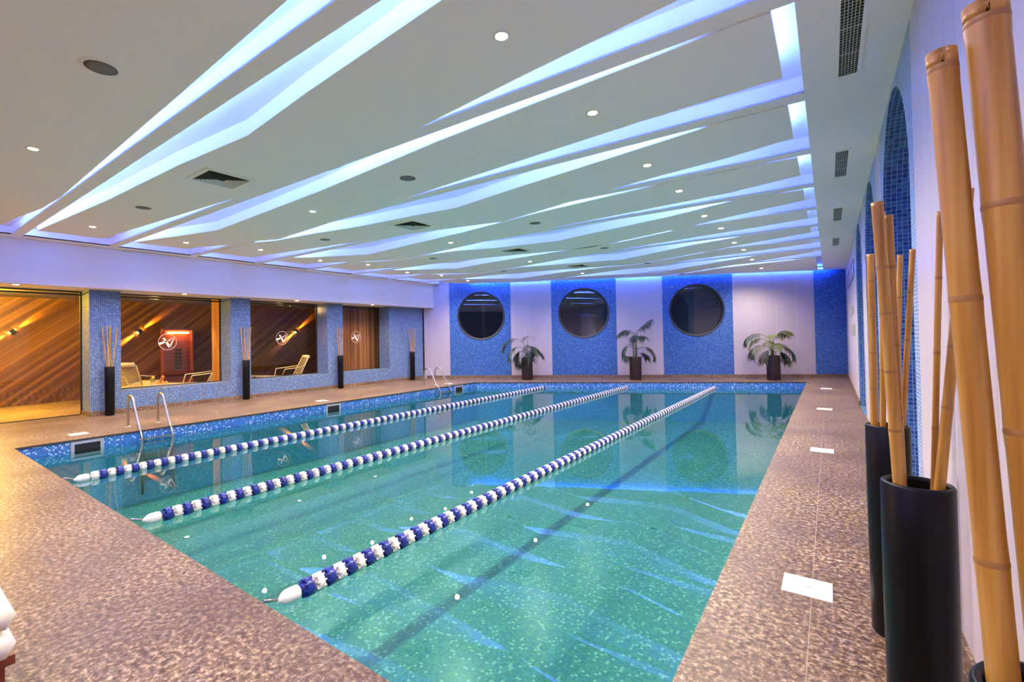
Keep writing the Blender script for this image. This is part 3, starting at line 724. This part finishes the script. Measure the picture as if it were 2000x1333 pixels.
# white lids on the deck
ld = thing('skimmer_lid', '', 'deck lid', (0, 0, 0), group='white square lids set in the deck')
MB().box(-.12, .12, -.12, .12, 0, .004).build('plate', M['whitelid'], ld, bevel=.002)
MB().lathe([(.018, .004), (.016, .0055)], n=16).build('finger_hole', M['grey'], ld)
lids = [(-.14, 3.335, 'square white lid on the right deck, nearest the camera'), (-.11, 7.27, 'square white lid on the right deck, second from the camera'), (-.11, 11.16, 'square white lid on the right deck, third from the camera'), (-.10, 15.17, 'square white lid on the right deck, farthest from the camera'),
        (-10.2, 2.25, 'square white lid on the left deck above the nearest skimmer'), (-10.2, 6.95, 'square white lid on the left deck between the two ladders'), (-10.15, 11.73, 'square white lid on the left deck past the far ladder')]
for i, (x, y, l) in enumerate(lids):
    if i == 0: ld.location = (x, y, 0); ld['label'] = l
    else: dup(ld, (x, y, 0), l)

# ================================================================== VASES, BAMBOO
def vase_mb(h=1.03, r=.087):
    return MB().lathe([(r-.012, .0), (r-.004, .012), (r-.002, .3), (r, .7), (r, h-.006), (r-.004, h), (r-.012, h), (r-.015, h-.012), (r-.017, .05), (.001, .045)], n=48, cap=True)
def cane(name, p0, p1, r0_, r1_, nodes, label, group, seed, grooved=False, curve=0):
    """bamboo cane from p0 to p1 with swollen nodes"""
    rnd = random.Random(seed); p0, p1 = Vector(p0), Vector(p1); d = p1-p0; L = d.length; dn = d.normalized()
    t = thing(name, label, 'bamboo pole', p0, group=group)
    q = Vector((0, 0, 1)).rotation_difference(dn).to_matrix().to_4x4()
    side = Vector((rnd.uniform(-1, 1), rnd.uniform(-1, 1), 0)).normalized()
    pts, rs = [], []; bend = [Vector((0, 0, 0))]
    zs_ = [0]+[L*v for v in nodes]+[L]
    off = Vector((0, 0, 0)); kinks = [Vector((rnd.uniform(-1, 1), rnd.uniform(-1, 1), 0))*curve for _ in zs_]
    def offat(z): return side*curve*2*math.sin(PI*z/L)
    def rad(z): return r0_+(r1_-r0_)*z/L
    for i in range(len(zs_)-1):
        a, c = zs_[i], zs_[i+1]
        e_ = .010/(c-a)
        for f in (.0, e_, e_*2.5, .3, .5, .7, 1-e_*2.5, 1-e_):
            z = a+(c-a)*f; k = .985
            if f <= e_: k = 1.01
            if f >= 1-e_: k = 1.02
            pts.append(offat(z)+Vector((0, 0, z))); rs.append(rad(z)*k)
    b = MB(); b.tube(pts, rs, 24); bmesh.ops.transform(b.bm, matrix=q, verts=b.bm.verts); b.build('culm', M['bamboo'], t)
    for z in zs_[1:-1]:
        b = MB(); r_ = rad(z)
        b.lathe([(r_*1.0, -.006), (r_*1.035, -.0025), (r_*1.045, .0), (r_*1.02, .003), (r_*1.0, .006)], tuple(offat(z)+Vector((0, 0, z))), 24, cap=False)
        bmesh.ops.transform(b.bm, matrix=q, verts=b.bm.verts); b.build('node_ring', M['bamboo_node'], t)
    return t
def vase(x, y, label, grp):
    t = thing('tall_vase', label, 'vase', (x, y, 0), group=grp); vase_mb().build('vase_body', M['black'], t); return t
RG = 'tall black vases along the right wall'
VX = .215
vase(VX-.010, 1.95, 'tall black cylinder vase, middle of the three by the right wall', RG)
vase(VX+.005, 3.06, 'tall black cylinder vase partly hidden behind a nearer vase on the right', RG)
vase(.228, .90, 'black vase whose rim shows at the lower right corner', RG)
BG = 'thick bamboo poles by the right wall'
# back vase
def bp(base, top, r0_, r1_, nodes, lab, seed): cane('bamboo_pole', base, top, r0_, r1_, nodes, lab, BG, seed)
NB = (.3, .45, .6, .7, .8, .9)
bp((.166, 3.04, .10), (.172, 3.02, 1.89), .0165, .015, (.30, .45, .62, .72, .82, .92), 'bamboo pole standing straight at the left side of the back vase', 1)
bp((.184, 3.088, .10), (.228, 3.07, 2.10), .0135, .012, NB, 'taller bamboo pole half hidden behind the thick pole of the back vase', 2)
bp((.216, 3.055, .10), (.281, 3.00, 1.87), .012, .011, (.35, .5, .62, .75, .88), 'thin bamboo pole in the back vase before the blue arch', 3)
bp((.220, 3.100, .10), (.334, 3.06, 1.90), .012, .012, (.35, .5, .62, .75, .88), 'bamboo pole leaning right out of the back vase', 4)
# middle vase
bp((.194, 1.91, .10), (.130, 1.93, 1.915), .016, .0155, (.18, .33, .47, .60, .70, .80, .88), 'light bamboo pole leaning left at the front of the middle vase', 5)
bp((.188, 1.996, .10), (.160, 1.985, 1.88), .013, .012, (.2, .36, .5, .63, .76, .9), 'darker slim bamboo pole close behind the light one in the middle vase', 6)
bp((.172, 1.955, .10), (.338, 1.95, 1.92), .015, .0125, (.2, .34, .50, .64, .74, .85), 'bamboo pole leaning right out of the middle vase', 7)
bp((.212, 1.985, .10), (.280, 1.980, 1.87), .009, .008, (.3, .5, .62, .75, .88), 'thin bamboo pole leaning beside the right-hand pole of the middle vase', 8)
# near vase
V1 = (.225, .87)
cane('bamboo_pole', (.217, .905, .10), (.136, .92, 1.895), .0175, .0165, (.18, .38, .605, .803, .985), 'thick knotted bamboo pole with a side groove, in the nearest vase', BG, 9, curve=.0)
cane('bamboo_pole', (.258, .90, .10), (.180, .92, 1.945), .0195, .0225, (.15, .33, .52, .685, .848, .985), 'thickest bamboo pole reaching the top right of the picture', BG, 10)
# left vases
LG = 'tall black vases along the left wall'; BL_ = 'slim bamboo sticks in the left vases'
names = [('first mosaic pillar', 3.23), ('second mosaic pillar', 6.12), ('third mosaic pillar', 9.06), ('last stretch of blue wall', 12.2)]
tilts = [[(-.11, -.036), (.02, -.012), (.14, .012), (-.05, .036)], [(-.12, -.036), (-.04, -.012), (.05, .012), (.12, .036)], [(-.09, -.03), (-.01, .0), (.08, .03)], [(-.12, -.036), (-.04, -.012), (.05, .012), (.13, .036)]]
for vi, (nm, y) in enumerate(names):
    x = -12.28; vase(x, y, 'tall black cylinder vase standing before the '+nm, LG)
    for k, (dy, dx) in enumerate(tilts[vi]):
        side = ('left-most', 'left of centre', 'right of centre', 'right-most')[k] if len(tilts[vi]) == 4 else ('left', 'middle', 'right')[k]
        if vi == 0: side = ('left-most', 'middle', 'right-most leaning', 'left inner')[k]
        cane('bamboo_pole', (x+dx, y-dy*.33, .08), (x+dx, y+dy, 1.88+.03*(k % 2)), .0115, .0105, (.3, .5, .62, .74, .87), 'slim %s bamboo stick in the vase before the %s' % (side, nm), BL_, 30+vi*5+k)

# ================================================================== PALMS
def frond(parent, base, az, length, up, droop, mat, seed, leaf=.36):
    rnd = random.Random(seed); pts = []; d = Vector((math.cos(az), math.sin(az), 0)); n = 22; p = Vector(base); ang = up
    for i in range(n+1):
        pts.append(p.copy()); ang -= droop/n*(1+1.0*i/n); p = p+(d*math.cos(ang)+Vector((0, 0, math.sin(ang))))*length/n
    b = MB(); b.tube(pts, [.007*(1-.75*i/n)+.0015 for i in range(n+1)], 5)
    sd = Vector((-d.y, d.x, 0))
    for i in range(9, n+1):
        f = (i-8)/(n-8); ll = leaf*(math.sin(PI*min(1, .18+f*.80))**.6)
        t_ = (pts[min(i+1, n)]-pts[i-1]).normalized()
        for s in (-1, 1):
            for h in (0, .33, .66):
                q0 = pts[i]-(t_*length/n*h)
                dr = (sd*s*rnd.uniform(.75, 1.0)+t_*rnd.uniform(.5, .8)+Vector((0, 0, -.35+rnd.uniform(-.3, .15)))).normalized()
                L_ = ll*rnd.uniform(.8, 1.15); w = .0075
                wv = dr.cross(Vector((0, 0, 1))); wv = (wv.normalized() if wv.length > .01 else sd)*w
                m_ = q0+dr*L_*.5; e_ = q0+dr*L_*.95+Vector((0, 0, -L_*.32))
                b.face([q0-wv*.3, m_-wv, m_+wv, q0+wv*.3]); b.face([m_-wv, e_, m_+wv])
    return b.build('frond', mat, parent, recalc=False)
def palm(loc, label, specs, seed):
    t = thing('potted_palm', label, 'potted plant', (loc[0], loc[1], 0), group='potted palms along the back wall')
    MB().lathe([(.185, 0), (.19, .01), (.195, .74), (.195, .77), (.175, .77), (.172, .70), (.001, .70)], n=36).build('planter', M['brownpot'], t)
    MB().lathe([(.171, .705), (.12, .72), (.001, .73)], n=24).build('soil', M['soil'], t)
    rnd = random.Random(seed); dv = -WD      # rightwards along the wall
    az0 = math.atan2(dv.y, dv.x)
    for k, (side, hgt, length, up, droop, yel) in enumerate(specs):
        bx = rnd.uniform(-.05, .05); by = rnd.uniform(-.05, .05)
        if hgt > .1:
            MB().tube([(bx, by, .70), (bx*1.3, by*1.2, .70+hgt*.6), (bx*1.5, by*1.5, .71+hgt)], [.013, .009, .007], 7).build('stem', M['stem'], t)
        frond(t, (bx*1.5, by*1.5, .70+hgt), az0+side, length, up, droop, M['leafy'] if yel else M['leaf'], seed*20+k)
palm((-8.53, 14.07), 'potted palm with fronds drooping left, between the left and middle round windows',
     [(PI-.1, .45, 1.25, 1.15, 2.0, 0), (PI+.25, .30, 1.00, .9, 2.1, 0), (PI-.35, .2, .75, .95, 2.5, 0), (PI+.5, .05, .70, .9, 2.9, 0), (-.3, .30, .55, 1.1, 1.5, 0), (.2, .2, .6, .75, 1.3, 0), (-1.5, .35, .75, 1.2, 2.2, 0), (-.9, .15, .6, 1.0, 2.1, 0), (-2.0, .1, .7, .9, 2.5, 0), (-1.2, .45, .45, 1.5, .6, 0), (.9, .2, .6, 1.0, 1.7, 0)], 3)
palm((-5.24, 15.61), 'tall potted palm with an upright frond, between the middle and right round windows',
     [(PI, .62, .80, 1.35, 1.6, 0), (PI-.3, .70, .70, 1.25, 1.4, 0), (.15, .75, .80, 1.20, .55, 0), (-.2, .72, .75, 1.05, .5, 0), (PI+.2, .35, .95, 1.0, 2.9, 0), (PI-.25, .30, .85, .95, 2.9, 0), (0, .25, .95, .85, 1.9, 0), (.3, .1, .55, .85, 1.6, 0), (-1.4, .6, .55, 1.1, 1.6, 0), (1.2, .6, .55, 1.2, 1.5, 0), (-.8, .55, .5, 1.3, 1.3, 0)], 5)
palm((-1.45, 17.37), 'wide potted palm with yellowish leaves, right of the round windows',
     [(PI, .45, 1.15, 1.25, 2.0, 0), (PI-.3, .40, .85, 1.15, 1.9, 1), (PI+.2, .25, .95, .9, 2.0, 0), (PI+.4, .15, .80, .8, 2.1, 0), (.0, .55, .70, 1.35, 1.4, 1), (.25, .5, .60, 1.3, 1.3, 0), (-.2, .2, .90, .85, 1.9, 0), (.15, .12, .80, .7, 1.9, 0), (-1.5, .5, .55, 1.35, 1.3, 1), (-1.1, .3, .5, 1.2, 1.6, 1), (-2.2, .35, .6, 1.2, 1.7, 1), (.5, .02, .45, .6, 1.4, 0)], 8)

# ================================================================== LOUNGE FURNITURE
def sconce(y, label):
    t = thing('wall_sconce', label, 'wall lamp', (XW, y, 1.88), group='slanting wall lamps on the wooden lounge wall')
    rot = Matrix.Rotation(-(PI/2-.68), 4, 'X')
    MB().box(.0, .10, -.035, .035, -.06, .06, rot).build('lamp_body', M['darkmetal'], t)
    MB().box(.02, .08, -.028, .028, .0605, .064, rot).box(.02, .08, -.028, .028, -.064, -.0605, rot).build('lens', M['sconce_glow'], t)
    for s in (-1, 1):
        d = Vector((0, math.cos(.68)*s, math.sin(.68)*s)); L_ = light('sconce_beam', 'SPOT', (XW+.045, y+d.y*.075, 1.88+d.z*.075), 420, (1, .50, .07), spot_size=math.radians(24), spot_blend=1.0, shadow_soft_size=.02)
        dd = (d+Vector((-.17, 0, 0))).normalized(); L_.rotation_euler = dd.to_track_quat('-Z', 'Y').to_euler()
sconce(2.36, 'slanting wall lamp seen through the glass door'); sconce(5.06, 'slanting wall lamp seen through the first window'); sconce(10.15, 'bright slanting wall lamp seen through the second window')
def chaise(loc, rz, label, cushion=False):
    t = thing('lounge_chair', label, 'lounge chair', loc, rz, group='cream wicker lounge chairs behind the windows')
    # seat and leg rest run along local -y, back leans at +y
    def slats(p0, p1, w0, w1, n, name, z_th=.012):
        b = MB(); p0, p1 = Vector(p0), Vector(p1)
        for k in range(n+1):
            c = p0+(p1-p0)*k/n; w = w0+(w1-w0)*k/n
            b.tube([(c.x-w/2, c.y, c.z), (c.x+w/2, c.y, c.z)], z_th*.55, 6)
        for s in (-1, 1): b.tube([(p0.x+s*w0/2, p0.y, p0.z), (p1.x+s*w1/2, p1.y, p1.z)], .014, 8)
        return b.build(name, M['wicker'], t)
    slats((0, 0, .38), (0, .50, .36), .52, .52, 18, 'seat')
    slats((0, .50, .36), (0, .78, .92), .52, .44, 20, 'backrest')
    slats((0, -.75, .44), (0, -.02, .38), .46, .52, 22, 'leg_rest')
    for s in (-1, 1):
        MB().tube([(s*.27, -.05, .38), (s*.33, .02, .60), (s*.33, .35, .62), (s*.26, .64, .66)], .013, 8).build('armrest', M['wicker'], t)
        MB().tube([(s*.25, .02, .37), (s*.28, -.06, 0)], .014, 8).build('leg', M['wicker'], t)
        MB().tube([(s*.25, .50, .36), (s*.28, .66, 0)], .014, 8).build('leg', M['wicker'], t)
        MB().tube([(s*.22, -.70, .43), (s*.22, -.72, 0)], .014, 8).build('leg', M['wicker'], t)
    MB().lathe([(.03, -.20), (.05, -.19), (.055, 0), (.05, .19), (.03, .20)], (0, .80, .93), 14, 'x').build('headroll', M['wicker'], t)
    t.scale = (1.06, 1.06, 1.06)
    if cushion: MB().box(-.2, .2, .60, .74, .62, .80, ).build('cushion', M['cushion'], t, bevel=.03)
chaise((-13.95, 5.38, 0), -.15, 'cream wicker lounge chair with a dark cushion behind the first window', True)
chaise((-13.85, 7.95, 0), -.15, 'cream wicker lounge chair behind the second window')
chaise((-14.8, 4.55, 0), PI+.9, 'cream wicker lounge chair half hidden by the first mosaic pillar')
t = thing('side_table', 'low cream table with drinks behind the first window', 'table', (-13.45, 4.47, 0))
MB().box(-.17, .17, -.25, .25, .46, .49).build('table_top', M['wicker'], t, bevel=.005)
for sx in (-1, 1):
    for sy in (-1, 1): MB().tube([(sx*.14, sy*.22, .46), (sx*.14, sy*.22, 0)], .014, 8).build('leg', M['wicker'], t)
def drink(x, y, label, m, fruit):
    t = thing('cocktail_glass', label, 'drink', (x, y, .49), group='drinks on the low table')
    MB().lathe([(.03, 0), (.032, .004), (.006, .012), (.006, .05), (.03, .07), (.045, .16), (.043, .16), (.028, .075), (.001, .06)], n=20).build('glass', M['glass'], t)
    MB().lathe([(.001, .062), (.026, .074), (.040, .145), (.001, .146)], n=20).build('juice', flat('juice_'+fruit, m, .2), t)
    MB().lathe([(.001, -.008), (.035, -.006), (.035, .006), (.001, .008)], (.01, .02, .175), 16, 'x').build('fruit_slice', flat('fruit_'+fruit, (.9, .75, .1) if fruit == 'lemon' else (.95, .40, .06), .5), t)
drink(-13.42, 4.37, 'yellow green cocktail on the low table', (.65, .75, .08), 'lemon')
drink(-13.46, 4.60, 'orange cocktail on the low table', (.95, .4, .03), 'orange')
for k, (x, y) in enumerate(((-13.38, 4.50), (-13.36, 4.59), (-13.38, 4.67))):
    tag(MB().lathe([(.001, -.035), (.025, -.025), (.036, 0), (.025, .025), (.001, .035)], n=16).build('orange', flat('orange_peel', (.9, .42, .05), .5)), 'orange fruit at the foot of the orange cocktail, %s one' % ('left', 'middle', 'right')[k], 'fruit', 'oranges on the low table').location = (x, y, .526)
light('lounge_fill_spot', 'SPOT', (-14.7, 1.6, 2.6), 330, (1, .72, .10), spot_size=math.radians(85), spot_blend=.8, shadow_soft_size=.05)  # added fill spot, brightens the lounge floor near the door
light('lounge_lamp', 'POINT', (-14.6, 1.4, 2.5), 300, (1, .66, .08), shadow_soft_size=.1)
light('lounge_lamp', 'POINT', (-13.9, 4.6, 2.55), 13, (1, .66, .28), shadow_soft_size=.1)
for y_ in (5.5, 8.3): light('lounge_fill_spot', 'SPOT', (-13.55, y_, 2.6), 90, (1, .76, .42), spot_size=math.radians(56), spot_blend=.7, shadow_soft_size=.04)  # added fill spots over the wicker chairs to brighten them
light('lounge_lamp', 'POINT', (-13.9, 8.0, 2.55), 9, (1, .66, .32), shadow_soft_size=.1)

# ================================================================== RIGHT WALL SIGNS, SHOWER
t = thing('framed_sign', 'wide framed board high on the far right wall', 'sign', (XR-.012, 14.7, 2.86))
MB().box(0, .010, -1.9, 1.9, -.19, .19).build('board', M['plank_r'], t)
b = MB(); b.box(-.008, 0, -1.9, 1.9, .17, .19).box(-.008, 0, -1.9, 1.9, -.19, -.17).box(-.008, 0, -1.9, -1.88, -.17, .17).box(-.008, 0, 1.88, 1.9, -.17, .17)
for k in (-.9, .1, 1.0): b.box(-.008, 0, k-.012, k+.012, -.17, .17)
b.build('frame', flat('grey_frame', (.16, .12, .16), .6), t)
for i, (y, z, h) in enumerate(((14.5, 1.98, .10), (14.0, 1.52, .13))):
    tag(MB().box(-.012, 0, -.75, .75, -h, h).build('wall_plaque', flat('grey_plaque', (.34, .33, .36), .6)), ('upper', 'lower')[i]+' grey plaque on the white far right wall', 'plaque', 'grey plaques on the far right wall').location = (XR, y, z)
t = thing('shower_head', 'small black shower head inside the first blue arch', 'shower', (XR, 4.30, 2.22))
MB().tube([(.10, -.02, 0), (.10, .10, .02), (.10, .20, .0), (.10, .25, -.08)], .012, 10).build('arm', M['black'], t)
MB().lathe([(.015, 0), (.045, -.03), (.045, -.045)], (.10, .25, -.08), 18).build('rose', M['black'], t)

# ================================================================== TOWELS AT THE LOWER LEFT
t = thing('wooden_bench', 'corner of a red wooden bench at the lower left edge', 'bench', (-2.925, .24, 0))
MB().box(-.5, .38, -.40, .13, .28, .315).build('seat', M['redwood'], t, bevel=.004)
for sx, sy in ((-.45, -.35), (.33, -.35), (-.45, .08), (.33, .08)): MB().box(sx-.025, sx+.025, sy-.025, sy+.025, 0, .28).build('leg', M['redwood'], t)
for i, z in enumerate((.370, .478)):
    o = MB().lathe([(.001, -.24), (.045, -.24), (.055, -.22), (.055, .22), (.045, .24), (.001, .24)], n=6, axis='x').build('rolled_towel', M['towel'])
    tag(o, ('lower', 'upper')[i]+' white towel stacked on the red wooden bench', 'towel', 'white towels on the bench'); o.location = (-2.74, .315, z)
